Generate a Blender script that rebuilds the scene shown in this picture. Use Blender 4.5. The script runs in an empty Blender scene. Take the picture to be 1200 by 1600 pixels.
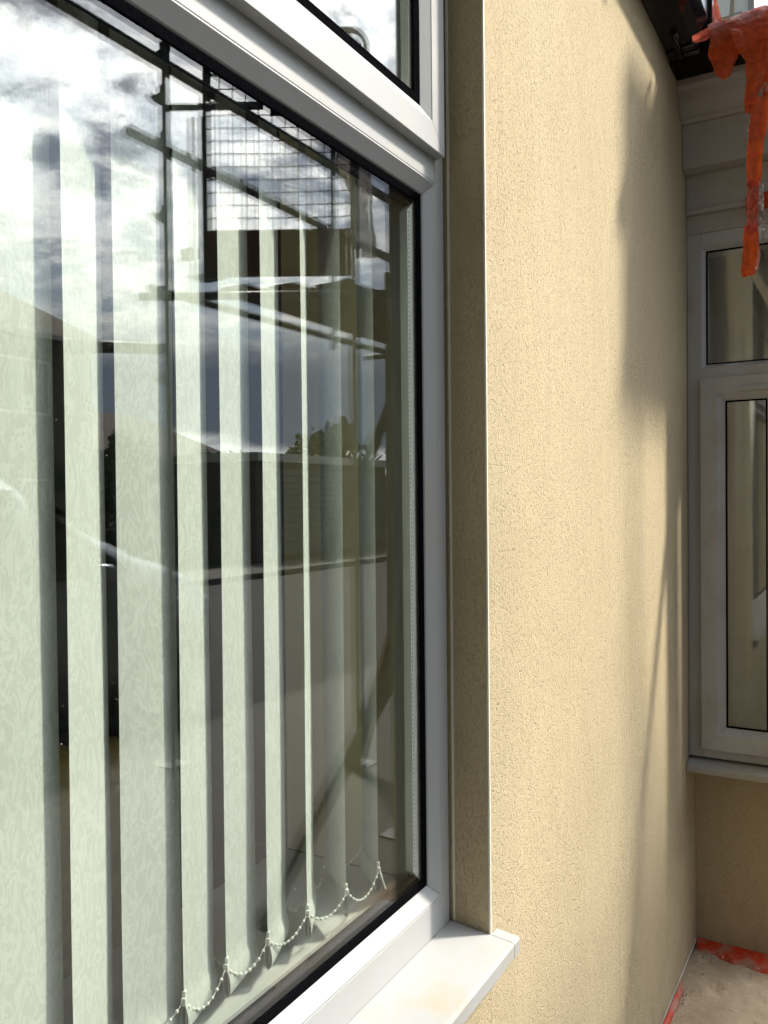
import bpy, math, random
from mathutils import Vector, Matrix, Euler
random.seed(7)
R = math.radians
scn = bpy.context.scene
COL = scn.collection

# ------------------------------------------------------------------ camera
cam_d = bpy.data.cameras.new('camera')
cam = bpy.data.objects.new('camera', cam_d); COL.objects.link(cam); scn.camera = cam
cam_d.sensor_fit = 'VERTICAL'; cam_d.sensor_height = 36.0; cam_d.lens = 36.0*1310.83/1600
cam_d.clip_start = 0.02; cam_d.clip_end = 2000
_yaw, _pit, _rol = R(30.3635), R(0.895), R(0.5702)
_r = Vector((math.sin(_yaw), -math.cos(_yaw), 0)); _f = Vector((math.cos(_yaw), math.sin(_yaw), 0)); _u = Vector((0, 0, 1))
_f2 = _f*math.cos(_pit)-_u*math.sin(_pit); _u2 = _u*math.cos(_pit)+_f*math.sin(_pit)
_rr = _r*math.cos(_rol)-_u2*math.sin(_rol); _uu = _u2*math.cos(_rol)+_r*math.sin(_rol)
m = Matrix.Identity(4)
for i in range(3):
    m[i][0] = _rr[i]; m[i][1] = _uu[i]; m[i][2] = -_f2[i]
m.translation = (0, 0, 1.58)
cam.matrix_world = m

# ------------------------------------------------------------------ sun, sky, exposure
SUN = Vector((1.0, -1.0, 1.42)).normalized()
sd = bpy.data.lights.new('sun', 'SUN'); sd.energy = 4.6; sd.angle = R(4.6); sd.color = (1.0, 0.92, 0.79)
so = bpy.data.objects.new('sun', sd); COL.objects.link(so); so.location = (6, -8, 10)
so.rotation_euler = SUN.to_track_quat('Z', 'Y').to_euler()

world = bpy.data.worlds.new('World'); scn.world = world; world.use_nodes = True
W = world.node_tree; W.nodes.clear()
def wn(t, **k):
    n = W.nodes.new(t)
    for a, b in k.items(): setattr(n, a, b)
    return n
def wmath(op, a, b=None, c=None, clamp=False):
    n = wn('ShaderNodeMath', operation=op, use_clamp=clamp)
    for i, v in enumerate((a, b, c)):
        if v is None: continue
        if isinstance(v, (int, float)): n.inputs[i].default_value = v
        else: W.links.new(v, n.inputs[i])
    return n.outputs[0]
def wramp(fac, stops, interp='EASE'):
    n = wn('ShaderNodeValToRGB'); cr = n.color_ramp; cr.interpolation = interp
    while len(cr.elements) < len(stops): cr.elements.new(0.5)
    for e, (p, c) in zip(cr.elements, stops):
        e.position = p; e.color = (c, c, c, 1) if isinstance(c, (int, float)) else (*c, 1)
    W.links.new(fac, n.inputs[0]); return n.outputs[0]
def wmix(fac, a, b, blend='MIX'):
    n = wn('ShaderNodeMix', data_type='RGBA', blend_type=blend)
    for sock, v in ((n.inputs[0], fac), (n.inputs[6], a), (n.inputs[7], b)):
        if isinstance(v, (int, float)): sock.default_value = v
        elif isinstance(v, tuple): sock.default_value = (*v, 1)
        else: W.links.new(v, sock)
    return n.outputs[2]
sky = wn('ShaderNodeTexSky', sky_type='NISHITA'); sky.sun_disc = False
sky.sun_elevation = math.asin(SUN.z); sky.sun_rotation = math.atan2(SUN.x, SUN.y)
tc = wn('ShaderNodeTexCoord'); sep = wn('ShaderNodeSeparateXYZ'); W.links.new(tc.outputs['Generated'], sep.inputs[0])
zc = wmath('MAXIMUM', sep.outputs[2], 0.01); den = wmath('ADD', zc, 0.16)
cmb = wn('ShaderNodeCombineXYZ')
W.links.new(wmath('DIVIDE', sep.outputs[0], den), cmb.inputs[0]); W.links.new(wmath('DIVIDE', sep.outputs[1], den), cmb.inputs[1])
def wnoise(scale, detail, rough, dist, w=0.0):
    n = wn('ShaderNodeTexNoise', noise_dimensions='4D'); W.links.new(cmb.outputs[0], n.inputs['Vector'])
    n.inputs['Scale'].default_value = scale; n.inputs['Detail'].default_value = detail
    n.inputs['Roughness'].default_value = rough; n.inputs['Distortion'].default_value = dist; n.inputs['W'].default_value = w
    return n.outputs[0]
cover = wramp(wnoise(3.6, 11, 0.64, 0.30, 4.6), [(0.39, 0.0), (0.53, 1.0)])
tone = wramp(wnoise(6.5, 11, 0.68, 0.5, 2.2), [(0.34, 0.0), (0.60, 1.0)], 'LINEAR')
dot = wn('ShaderNodeVectorMath', operation='DOT_PRODUCT'); W.links.new(tc.outputs['Generated'], dot.inputs[0]); dot.inputs[1].default_value = SUN
glow = wmath('POWER', wmath('MAXIMUM', dot.outputs['Value'], 0.0), 8.0)
bright = wmath('MULTIPLY_ADD', glow, 76.0, 1.3)               # lit cloud radiance (x 0.1 background strength)
dark = wmath('MULTIPLY_ADD', glow, 34.0, .8)
ccol = wmix(tone, (0.80, 0.88, 1.0), (1.0, 0.985, 0.955))
cval = wmath('ADD', wmath('MULTIPLY', tone, bright), wmath('MULTIPLY', wmath('SUBTRACT', 1.0, tone), dark))
cloud = wn('ShaderNodeVectorMath', operation='SCALE'); W.links.new(ccol, cloud.inputs[0]); W.links.new(cval, cloud.inputs['Scale'])
above = wmix(cover, sky.outputs[0], cloud.outputs[0])
# distant bank of slate cloud low over the horizon with a clear bright slot under it
zwob = wmath('ADD', sep.outputs[2], wmath('MULTIPLY', wmath('SUBTRACT', wnoise(1.3, 6, 0.55, 0.2, 5.5), 0.5), 0.11))
bank = wramp(zwob, [(0.0, 1.0), (0.145, 1.0), (0.215, 0.0)])
low = wmix(bank, above, (2.5, 3.0, 3.9))
slot = wramp(zwob, [(0.0, 1.0), (0.058, 1.0), (0.075, 0.0)])
low2 = wmix(slot, low, (15.0, 15.2, 15.4))
bg = wn('ShaderNodeBackground'); bg.inputs['Strength'].default_value = 0.10
W.links.new(low2, bg.inputs['Color'])
wo = wn('ShaderNodeOutputWorld'); W.links.new(bg.outputs[0], wo.inputs[0])

scn.view_settings.view_transform = 'Standard'; scn.view_settings.look = 'None'
scn.view_settings.gamma = 1.0; scn.view_settings.use_curve_mapping = False
scn.view_settings.exposure = 0.80
scn.render.engine = 'CYCLES'
scn.cycles.max_bounces = 12; scn.cycles.transparent_max_bounces = 24; scn.cycles.glossy_bounces = 6
scn.cycles.caustics_reflective = False; scn.cycles.caustics_refractive = False

# ------------------------------------------------------------------ materials
MATS = {}
class NT:
    def __init__(s, name):
        s.m = bpy.data.materials.new(name); s.m.use_nodes = True
        s.t = s.m.node_tree; s.t.nodes.clear()
        s.out = s.t.nodes.new('ShaderNodeOutputMaterial')
        s.tc = s.t.nodes.new('ShaderNodeTexCoord')
        MATS[name] = s.m
    def n(s, t, **k):
        x = s.t.nodes.new(t)
        for a, b in k.items(): setattr(x, a, b)
        return x
    def l(s, a, b): s.t.links.new(a, b)
    def put(s, sock, v):
        if isinstance(v, (int, float)): sock.default_value = v
        elif isinstance(v, tuple): sock.default_value = (*v, 1) if len(v) == 3 and sock.type == 'RGBA' else v
        else: s.l(v, sock)
    def mapping(s, scale=(1, 1, 1), rot=(0, 0, 0), coord='Object'):
        x = s.n('ShaderNodeMapping'); x.inputs['Scale'].default_value = scale; x.inputs['Rotation'].default_value = rot
        s.l(s.tc.outputs[coord], x.inputs[0]); return x.outputs[0]
    def noise(s, vec, scale, detail=4, rough=.55, dist=0.0):
        x = s.n('ShaderNodeTexNoise'); s.l(vec, x.inputs['Vector'])
        x.inputs['Scale'].default_value = scale; x.inputs['Detail'].default_value = detail
        x.inputs['Roughness'].default_value = rough; x.inputs['Distortion'].default_value = dist
        return x.outputs[0]
    def ramp(s, fac, stops, interp='LINEAR'):
        x = s.n('ShaderNodeValToRGB'); cr = x.color_ramp; cr.interpolation = interp
        while len(cr.elements) < len(stops): cr.elements.new(.5)
        for e, (p, c) in zip(cr.elements, stops):
            e.position = p; e.color = (c, c, c, 1) if isinstance(c, (int, float)) else (*c, 1)
        s.l(fac, x.inputs[0]); return x.outputs[0]
    def mix(s, fac, a, b, blend='MIX'):
        x = s.n('ShaderNodeMix', data_type='RGBA', blend_type=blend)
        s.put(x.inputs[0], fac); s.put(x.inputs[6], a); s.put(x.inputs[7], b); return x.outputs[2]
    def math(s, op, a, b=0.0, clamp=False):
        x = s.n('ShaderNodeMath', operation=op, use_clamp=clamp); s.put(x.inputs[0], a); s.put(x.inputs[1], b); return x.outputs[0]
    def bump(s, h, dist, strength=1.0, prev=None):
        x = s.n('ShaderNodeBump'); x.inputs['Distance'].default_value = dist; x.inputs['Strength'].default_value = strength
        s.l(h, x.inputs['Height'])
        if prev is not None: s.l(prev, x.inputs['Normal'])
        return x.outputs[0]
    def bsdf(s, color, rough=.5, normal=None, spec=.5, metal=0.0, **k):
        x = s.n('ShaderNodeBsdfPrincipled')
        s.put(x.inputs['Base Color'], color); s.put(x.inputs['Roughness'], rough)
        x.inputs['Specular IOR Level'].default_value = spec; x.inputs['Metallic'].default_value = metal
        for a, b in k.items(): s.put(x.inputs[a.replace('_', ' ')], b)
        if normal is not None: s.l(normal, x.inputs['Normal'])
        return x.outputs[0]
    def end(s, sh): s.l(sh, s.out.inputs[0]); return s.m

def m_render():
    t = NT('scraped_render')
    v = t.mapping((1, 1, .62), (0, R(18), 0))
    pits = t.noise(v, 235, 3, .6, .6)
    pit = t.ramp(pits, [(.30, 0.0), (.47, 1.0)])
    grains = t.noise(v, 500, 4, .62)
    g = t.ramp(grains, [(.3, 0.0), (.7, 1.0)])
    big = t.noise(t.mapping(), 2.1, 5, .55); trowel = t.noise(t.mapping((1, 1, .35), (0, R(25), 0)), 9, 4, .6, .8)
    rare = t.ramp(t.noise(v, 95, 2, .5, .9), [(.25, 0.0), (.35, 1.0)])
    h = t.math('ADD', t.math('MULTIPLY', pit, .80), t.math('MULTIPLY', g, .40))
    h = t.math('ADD', h, t.math('MULTIPLY', rare, .8))
    nrm = t.bump(h, .0021, 1.0, t.bump(trowel, .012, .35))
    c = t.mix(t.ramp(big, [(.3, 0.0), (.7, 1.0)]), (.492, .408, .262), (.550, .460, .305))
    c = t.mix(t.ramp(trowel, [(.52, 0.0), (.72, .35)]), c, (.565, .485, .325))
    c = t.mix(t.ramp(grains, [(.40, 0.0), (.62, 1.0)]), t.mix(.14, c, (.34, .27, .16)), c)
    sz = t.n('ShaderNodeSeparateXYZ'); t.l(t.tc.outputs['Object'], sz.inputs[0])
    splash = t.math('MULTIPLY', t.ramp(sz.outputs[2], [(.0, .75), (.30, 0.0)]), t.ramp(t.noise(t.mapping((1, 1, .5)), 16, 6, .7), [(.45, 0.0), (.70, 1.0)]))
    c = t.mix(splash, c, (.36, .30, .22))
    drip = t.math('MULTIPLY', t.ramp(t.noise(t.mapping((26, 26, 1.2)), 1, 3, .6), [(.60, 0.0), (.78, .4)]), t.ramp(big, [(.4, 0.0), (.6, 1.0)]))
    c = t.mix(drip, c, (.43, .36, .25))
    t.end(t.bsdf(c, .92, nrm, .12))
m_render()
def m_pvc(name, col, rough=.34, dirt=.5, dirtcol=(.42, .39, .32)):
    t = NT(name)
    v = t.mapping()
    d1 = t.noise(v, 7, 6, .62); d2 = t.noise(v, 160, 3, .6)
    streak = t.noise(t.mapping((60, 60, 3)), 1, 3, .6)
    f = t.math('MULTIPLY', t.ramp(d1, [(.50, 0.0), (.78, 1.0)]), dirt)
    sp = t.ramp(d2, [(.715, 0.0), (.76, .75)])
    f = t.math('MAXIMUM', f, t.math('MULTIPLY', sp, dirt))
    f = t.math('MAXIMUM', f, t.math('MULTIPLY', t.ramp(streak, [(.58, 0.0), (.8, 1.0)]), dirt*.35))
    c = t.mix(f, col, dirtcol)
    r = t.ramp(d1, [(.3, rough-.06), (.7, rough+.16)])
    t.end(t.bsdf(c, r, t.bump(t.noise(v, 30, 3), .0004, .5), .25))
m_pvc('white_pvc', (.395, .405, .405), .38, .62)
m_pvc('old_pvc', (.45, .452, .455), .42, .55, (.30, .24, .16))
m_pvc('sill_pvc', (.375, .380, .378), .42, .9, (.40, .34, .23))
m_pvc('painted_timber', (.40, .38, .36), .6, .7, (.30, .25, .19))
m_pvc('bead_white', (.70, .67, .58), .5, .2)
def simple(name, col, rough=.5, metal=0.0, spec=.5, var=.0, scale=20, bump=0.0, **k):
    t = NT(name); v = t.mapping(); c = col
    if var:
        lo = tuple(x*(1-var) for x in col); hi = tuple(min(1, x*(1+var)) for x in col)
        c = t.mix(t.ramp(t.noise(v, scale, 5, .6), [(.3, 0.0), (.7, 1.0)]), lo, hi)
    n = t.bump(t.noise(v, scale*3, 4, .6), bump, 1.0) if bump else None
    t.end(t.bsdf(c, rough, n, spec, metal, **k))
simple('black_rubber', (.004, .004, .005), 1.0, spec=.0, var=.5, scale=300, bump=.0006)
simple('black_plastic', (.006, .006, .008), .16, var=.2, scale=30)
simple('black_board', (.010, .009, .009), .85, var=.6, scale=60, bump=.002, spec=.1)
simple('dark_gap', (.03, .018, .014), .9, var=.4, scale=80)
simple('spacer_metal', (.60, .62, .58), .4, var=.05, scale=200)
simple('spacer_dot', (.10, .10, .09), .6)
simple('inside_wall', (.78, .72, .44), .8, var=.05, scale=8, bump=.0005)
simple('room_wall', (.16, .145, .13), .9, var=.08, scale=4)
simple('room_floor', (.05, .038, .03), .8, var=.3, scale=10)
simple('window_board', (.58, .60, .56), .45, var=.05, scale=14)
simple('bead_chain', (.78, .78, .72), .35)
simple('weight_grey', (.45, .45, .40), .5)
simple('mustard_cloth', (.72, .50, .10), .9, var=.2, scale=14, bump=.004)
simple('dark_cloth', (.03, .028, .03), .9, var=.3, scale=14, bump=.003)
simple('galvanised', (.15, .16, .165), .5, .35, var=.25, scale=18, bump=.0004)
simple('wire', (.10, .11, .12), .5, .3)
simple('scaffold_timber', (.14, .10, .07), .85, var=.35, scale=7, bump=.003)
simple('red_timber', (.14, .055, .04), .85, var=.3, scale=9, bump=.003)
simple('grey_pipe', (.10, .115, .14), .4, var=.15, scale=30)
simple('car_paint', (.34, .36, .39), .22, .55, Coat_Weight=.6)
simple('car_glass', (.012, .015, .018), .05)
simple('tyre', (.015, .015, .016), .85, bump=.002, scale=40)
simple('car_trim', (.02, .02, .022), .5)
simple('lamp_glass', (.75, .78, .80), .08)
simple('alloy', (.4, .41, .42), .35, .8)
simple('far_render', (.17, .155, .135), .9, var=.1, scale=2)
simple('far_cream', (.62, .52, .36), .9, var=.1, scale=3, bump=.01)
simple('far_white', (.74, .74, .72), .6, var=.05, scale=3)
simple('far_grey', (.30, .29, .27), .9, var=.3, scale=3, bump=.02)
simple('roof_tile', (.085, .06, .05), .85, var=.35, scale=3, bump=.01)
simple('brick_dark', (.20, .10, .07), .9, var=.3, scale=12, bump=.01)
simple('wing_slate', (.05, .05, .042), .9, var=.2, scale=3, bump=.01)  # dark surface of the added block that cuts sky light
simple('garage_door', (.20, .235, .25), .5, var=.06, scale=3)
simple('bark', (.06, .045, .03), .95, var=.4, scale=10, bump=.02)
simple('leaf_dark', (.035, .055, .022), .7, var=.4, scale=1.2)
simple('leaf_mid', (.05, .075, .03), .7, var=.4, scale=1.2)
simple('asphalt', (.05, .05, .052), .9, var=.2, scale=30, bump=.003)
simple('driveway_concrete', (.062, .059, .055), .75, var=.3, scale=20, bump=.003)
simple('kerb_stone', (.13, .125, .115), .9, var=.15, scale=14, bump=.002)
simple('grass_verge', (.05, .075, .025), .95, var=.4, scale=3, bump=.03)
simple('bracket_white', (.5, .5, .48), .5)
def m_screed():
    t = NT('sandy_screed'); v = t.mapping()
    a = t.noise(v, 5, 7, .65); b = t.noise(v, 90, 5, .65); c = t.noise(v, 26, 5, .6, .6)
    col = t.mix(t.ramp(a, [(.35, 0.0), (.65, 1.0)]), (.38, .295, .205), (.50, .405, .29))
    col = t.mix(t.ramp(c, [(.62, 0.0), (.78, .40)]), col, (.26, .19, .13))
    h = t.math('ADD', t.math('MULTIPLY', c, 1.0), t.math('MULTIPLY', b, .35))
    t.end(t.bsdf(col, .95, t.bump(h, .006, 1.0), .1))
m_screed()
def m_film(name, col, alpha, trans):
    t = NT(name); v = t.mapping()
    n = t.noise(v, 75, 5, .65, 2.6); n2 = t.noise(t.mapping((1, 1, .35)), 210, 3, .6, 1.6)
    crease = t.math('ABSOLUTE', t.math('SUBTRACT', n, .5))
    h = t.math('ADD', t.math('MULTIPLY', crease, 2.2), t.math('MULTIPLY', n2, .5))
    nb = t.bump(h, .005, .8)
    p = t.bsdf(t.mix(t.ramp(n, [(.35, 0.0), (.65, 1.0)]), tuple(x*.72 for x in col), col), .13, nb, .9)
    tr = t.n('ShaderNodeBsdfTranslucent'); t.put(tr.inputs[0], col); t.l(nb, tr.inputs['Normal'])
    mx = t.n('ShaderNodeMixShader'); mx.inputs[0].default_value = trans; t.l(p, mx.inputs[1]); t.l(tr.outputs[0], mx.inputs[2])
    tp = t.n('ShaderNodeBsdfTransparent'); t.put(tp.inputs[0], tuple(min(1, x*1.0+.08) for x in col))
    m2 = t.n('ShaderNodeMixShader'); t.l(t.ramp(t.noise(v, 34, 3, .6, 1.0), [(.38, alpha*.4), (.62, min(1, alpha*2.6))]), m2.inputs[0]); t.l(mx.outputs[0], m2.inputs[1]); t.l(tp.outputs[0], m2.inputs[2])
    t.end(m2.outputs[0])
m_film('orange_film', (.86, .125, .014), .15, .34)
m_film('pink_film', (.72, .16, .10), .25, .40)
m_film('clear_film', (.66, .63, .62), .38, .35)
m_film('grey_film', (.50, .47, .45), .12, .35)
def m_redfilm():
    t = NT('dusty_orange_film'); v = t.mapping()
    n = t.noise(v, 70, 5, .65); f = t.math('MAXIMUM', t.ramp(n, [(.58, 0.0), (.68, .85)]), t.ramp(t.noise(v, 14, 5, .65), [(.46, 0.0), (.62, .75)]))
    c = t.mix(f, (.56, .040, .010), (.34, .25, .18))
    t.end(t.bsdf(c, .35, t.bump(n, .003, 1.0), .5))
m_redfilm()
def m_glass(name, r0):
    t = NT(name)
    geo = t.n('ShaderNodeNewGeometry'); d = t.n('ShaderNodeVectorMath', operation='DOT_PRODUCT')
    t.l(geo.outputs['Incoming'], d.inputs[0]); t.l(geo.outputs['Normal'], d.inputs[1])
    c = t.math('ABSOLUTE', d.outputs['Value']); k = t.math('SUBTRACT', 1.0, c, True)
    p5 = t.math('POWER', k, 5.0)
    f = t.math('ADD', t.math('MULTIPLY', p5, 1-r0), r0, True)
    gl = t.n('ShaderNodeBsdfGlossy'); gl.inputs['Roughness'].default_value = 0.0; t.l(t.bump(t.noise(t.mapping(), 5, 1, .4), .00003, 1.0), gl.inputs['Normal'])
    tp = t.n('ShaderNodeBsdfTransparent'); tp.inputs[0].default_value = (.985, .995, .985, 1)
    dust = t.ramp(t.noise(t.mapping(), 260, 2, .5), [(.752, 0.0), (.785, .45)])
    mx = t.n('ShaderNodeMixShader'); t.l(f, mx.inputs[0]); t.l(tp.outputs[0], mx.inputs[1]); t.l(gl.outputs[0], mx.inputs[2])
    df = t.n('ShaderNodeBsdfDiffuse'); df.inputs[0].default_value = (.8, .8, .78, 1)
    m2 = t.n('ShaderNodeMixShader'); t.l(dust, m2.inputs[0]); t.l(mx.outputs[0], m2.inputs[1]); t.l(df.outputs[0], m2.inputs[2])
    t.end(m2.outputs[0])
m_glass('window_glass', .055)
def m_slat():
    t = NT('slat_fabric'); v = t.mapping((1, 1, .45))
    oi = t.n('ShaderNodeObjectInfo'); off = t.n('ShaderNodeVectorMath', operation='MULTIPLY_ADD'); t.l(oi.outputs['Random'], off.inputs[0]); off.inputs[1].default_value = (9, 5, 13); t.l(v, off.inputs[2]); v = off.outputs[0]
    a = t.noise(v, 46, 4, .6, 2.4)
    sw = t.ramp(a, [(.44, 0.0), (.47, 1.0), (.53, 1.0), (.56, 0.0)])
    b = t.noise(t.mapping((300, 300, 900)), 1, 1)
    col = t.mix(sw, (.53, .555, .508), (.60, .628, .58))
    df = t.bsdf(col, .85, t.bump(b, .0003, .4), .15)
    tr = t.n('ShaderNodeBsdfTranslucent'); t.put(tr.inputs[0], col)
    mx = t.n('ShaderNodeMixShader'); mx.inputs[0].default_value = .07; t.l(df, mx.inputs[1]); t.l(tr.outputs[0], mx.inputs[2])
    t.end(mx.outputs[0])
m_slat()

# ------------------------------------------------------------------ helpers
class MB:
    def __init__(s): s.v = []; s.f = []
    def add(s, vs, fs):
        o = len(s.v); s.v += [tuple(v) for v in vs]; s.f += [tuple(i+o for i in f) for f in fs]; return s
    def box(s, x0, x1, y0, y1, z0, z1):
        return s.add([(x0,y0,z0),(x1,y0,z0),(x1,y1,z0),(x0,y1,z0),(x0,y0,z1),(x1,y0,z1),(x1,y1,z1),(x0,y1,z1)],
                     [(0,3,2,1),(4,5,6,7),(0,1,5,4),(1,2,6,5),(2,3,7,6),(3,0,4,7)])
    def prism(s, pts, a, b, axis='x'):
        n = len(pts)
        def mk(p, t): return {'x': (t, p[0], p[1]), 'y': (p[0], t, p[1]), 'z': (p[0], p[1], t)}[axis]
        vs = [mk(p, a) for p in pts]+[mk(p, b) for p in pts]
        fs = [tuple(range(n))[::-1], tuple(range(n, 2*n))]+[(i, (i+1) % n, n+(i+1) % n, n+i) for i in range(n)]
        return s.add(vs, fs)
    def tube(s, pts, r, n=8, caps=True):
        pts = [Vector(p) for p in pts]; rs = r if isinstance(r, (list, tuple)) else [r]*len(pts)
        up = Vector((0, 0, 1)); vs = []; fs = []
        d0 = (pts[1]-pts[0]).normalized()
        a = d0.cross(up if abs(d0.z) < .9 else Vector((1, 0, 0))).normalized()
        for i, p in enumerate(pts):
            d = (pts[min(i+1, len(pts)-1)]-pts[max(i-1, 0)]).normalized()
            a = (a-d*a.dot(d)).normalized(); b = d.cross(a)
            for k in range(n):
                t = 2*math.pi*k/n; vs.append(p+(a*math.cos(t)+b*math.sin(t))*rs[i])
        for i in range(len(pts)-1):
            for k in range(n):
                fs.append((i*n+k, i*n+(k+1) % n, (i+1)*n+(k+1) % n, (i+1)*n+k))
        if caps: fs += [tuple(range(n))[::-1], tuple(range((len(pts)-1)*n, len(pts)*n))]
        return s.add(vs, fs)
    def ball(s, c, r, n=6, m_=4):
        vs = [(c[0], c[1], c[2]+r)]; fs = []
        for j in range(1, m_):
            p = math.pi*j/m_
            for k in range(n):
                t = 2*math.pi*k/n; vs.append((c[0]+r*math.sin(p)*math.cos(t), c[1]+r*math.sin(p)*math.sin(t), c[2]+r*math.cos(p)))
        vs.append((c[0], c[1], c[2]-r)); e = len(vs)-1
        for k in range(n): fs.append((0, 1+k, 1+(k+1) % n)); fs.append((e, e-n+(k+1) % n, e-n+k))
        for j in range(m_-2):
            for k in range(n):
                a = 1+j*n+k; b = 1+j*n+(k+1) % n; fs.append((a, a+n, b+n, b))
        return s.add(vs, fs)
    def build(s, name, mat, parent=None, bevel=0, smooth=False, loc=None):
        me = bpy.data.meshes.new(name); me.from_pydata(s.v, [], s.f); me.update()
        me.materials.append(MATS[mat])
        if smooth:
            for p in me.polygons: p.use_smooth = True
        o = bpy.data.objects.new(name, me); COL.objects.link(o)
        if loc: o.location = loc
        if parent is not None: o.parent = parent
        if bevel:
            b = o.modifiers.new('bevel', 'BEVEL'); b.width = bevel; b.segments = 2; b.limit_method = 'ANGLE'; b.angle_limit = R(35)
        return o
def tag(o, label=None, cat=None, group=None, kind=None):
    if label: o['label'] = label
    if cat: o['category'] = cat
    if group: o['group'] = group
    if kind: o['kind'] = kind
    return o
def thing(name, label, cat, loc=(0, 0, 0), group=None):
    o = bpy.data.objects.new(name, None); COL.objects.link(o); o.empty_display_size = .1; o.location = loc
    return tag(o, label, cat, group)
def rebase(root, loc):
    """move the thing's origin to its base, its parts stay where they are"""
    loc = Vector(loc); root.location = loc
    for c in root.children: c.location = Vector(c.location)-loc
FRONT = lambda u, d, z: (u, d, z)                 # window in a wall facing -Y: u = x, d = y
def BAYMAP(u, d, z): return (d, u, z)             # window in a wall facing -X: u = y, d = x
def ring(rect, prof, fmap, names, mat, parent, bevel=.001, gap=.0002, sides='blrt'):
    """four mitred members; prof = (inset, depth) loop"""
    u0, z0, u1, z1 = rect; out = []
    def corner(k, i):
        return {'bl': (u0+i, z0+i), 'br': (u1-i, z0+i), 'tr': (u1-i, z1-i), 'tl': (u0+i, z1-i)}[k]
    for side, (a, b) in {'b': ('bl', 'br'), 'r': ('br', 'tr'), 't': ('tr', 'tl'), 'l': ('tl', 'bl')}.items():
        if side not in sides: continue
        n = len(prof); vs = []
        for k, sg in ((a, 1), (b, -1)):
            for (i, d) in prof:
                u, z = corner(k, i); 
                if side in 'bt': u += gap*sg*(1 if side == 'b' else -1)
                else: z += gap*sg*(1 if side == 'r' else -1)
                vs.append(fmap(u, d, z))
        fs = [tuple(range(n))[::-1], tuple(range(n, 2*n))]+[(i, (i+1) % n, n+(i+1) % n, n+i) for i in range(n)]
        out.append(MB().add(vs, fs).build(names, mat, parent, bevel))
    return out
def fixnormals():
    import bmesh
    for me in bpy.data.meshes:
        bm = bmesh.new(); bm.from_mesh(me); bmesh.ops.recalc_face_normals(bm, faces=bm.faces); bm.to_mesh(me); bm.free()

# ------------------------------------------------------------------ ground
def sheet(name, mat, x0, x1, y0, y1, z):
    return tag(MB().add([(x0, y0, z), (x1, y0, z), (x1, y1, z), (x0, y1, z)], [(0, 1, 2, 3)]).build(name, mat), kind='structure')
sheet('ground', 'grass_verge', -300, 300, -300, 300, -.16)
sheet('road', 'asphalt', -80, 80, -10.4, -2.9, -.145)
tag(MB().box(-80, 80, -2.9, -2.75, -.4, -.02).build('kerb', 'kerb_stone', bevel=.01), kind='structure')
tag(MB().box(-80, 80, -10.55, -10.4, -.4, -.02).build('far_kerb', 'kerb_stone', bevel=.01), kind='structure')
sheet('far_pavement', 'kerb_stone', -80, 80, -12.2, -10.55, -.03)
rg = MB(); nR = 160
for k in range(nR+1):
    a = -math.pi*k/nR; rr_ = 150; hgt = 7.5+2.2*math.sin(k*.37)+1.4*math.sin(k*1.3+1)+.7*math.sin(k*3.1)
    rg.v += [(rr_*math.cos(a), rr_*math.sin(a), -.2), ((rr_+6)*math.cos(a), (rr_+6)*math.sin(a), hgt), ((rr_+60)*math.cos(a), (rr_+60)*math.sin(a), hgt*.7)]
for k in range(nR):
    a = 3*k; rg.f += [(a, a+3, a+4, a+1), (a+1, a+4, a+5, a+2)]
tag(rg.build('hills', 'leaf_dark'), kind='structure')
# patio: one displaced screed sheet
def patio():
    b = MB(); nx, ny = 100, 70; x0, x1, y0, y1 = 2.15, 3.6, -.45, .60
    from mathutils import noise
    xs = [x0+(x1-x0)*i/nx for i in range(nx+1)]; ys = [y0+(y1-y0)*(j/ny)**.8 for j in range(ny+1)]
    for y in ys:
        for x in xs:
            h = .006*noise.noise((x*3, y*3, 0))+.007*noise.noise((x*14, y*14, 3))+.0045*noise.noise((x*37, y*37, 5))
            b.v.append((x, y, h-.004))
    for j in range(ny):
        for i in range(nx):
            a = j*(nx+1)+i; b.f.append((a, a+1, a+nx+2, a+nx+1))
    tag(b.build('sandy_ground', 'sandy_screed', smooth=True), kind='structure')
sheet('driveway', 'driveway_concrete', -80, 80, -2.75, .56, -.016)
patio()
sb = MB()
for i in range(180):
    y = random.uniform(.2, .535); x = 3.085-abs(random.gauss(0, .05))-.02 if random.random() < .55 else random.uniform(2.45, 3.05)
    if x < 2.9 and random.random() < .5: y = .53-abs(random.gauss(0, .03))
    r = random.choice((.0012, .0018, .0025, .004))
    sb.ball((x, y, r*.5), r, 5, 3)
simple('mortar_grain', (.52, .45, .36), .95, var=.3, scale=60)
tag(sb.build('mortar_crumbs', 'mortar_grain'), 'loose grains of mortar and sand swept against the wall base', 'rubble', kind='stuff')

# ------------------------------------------------------------------ the house wall with the large window
DW = .55; FX = 1.273
house = thing('house_wall', 'yellow beige scraped render wall around the large window, sunlit pier beside it', 'wall')
MB().box(FX, 3.14, DW, .93, .014, 2.97).build('pier', 'scraped_render', house, .002)
MB().box(-3.0, FX-.0005, DW, .93, .014, .845).build('wall_below_window', 'scraped_render', house)
MB().box(-3.0, FX-.0005, DW, .93, 2.70, 2.97).build('lintel_wall', 'scraped_render', house)
MB().box(-3.0, -.62, DW, .93, .846, 2.699).build('wall_panel', 'scraped_render', house)
MB().box(FX-.0012, FX+.0026, DW-.0012, DW+.002, .857, 2.69).build('corner_bead', 'bead_white', house)
MB().box(FX-.0016, FX, .6135, .6175, .866, 2.69).build('edge_bead', 'bead_white', house)
MB().box(-3.0, 3.12, DW-.0035, DW-.0005, .011, .0150).build('base_bead', 'bead_white', house)
MB().box(FX-.0052, FX-.0002, .626, .64, .867, 2.69).build('sealant_gap', 'dark_gap', house)

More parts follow.
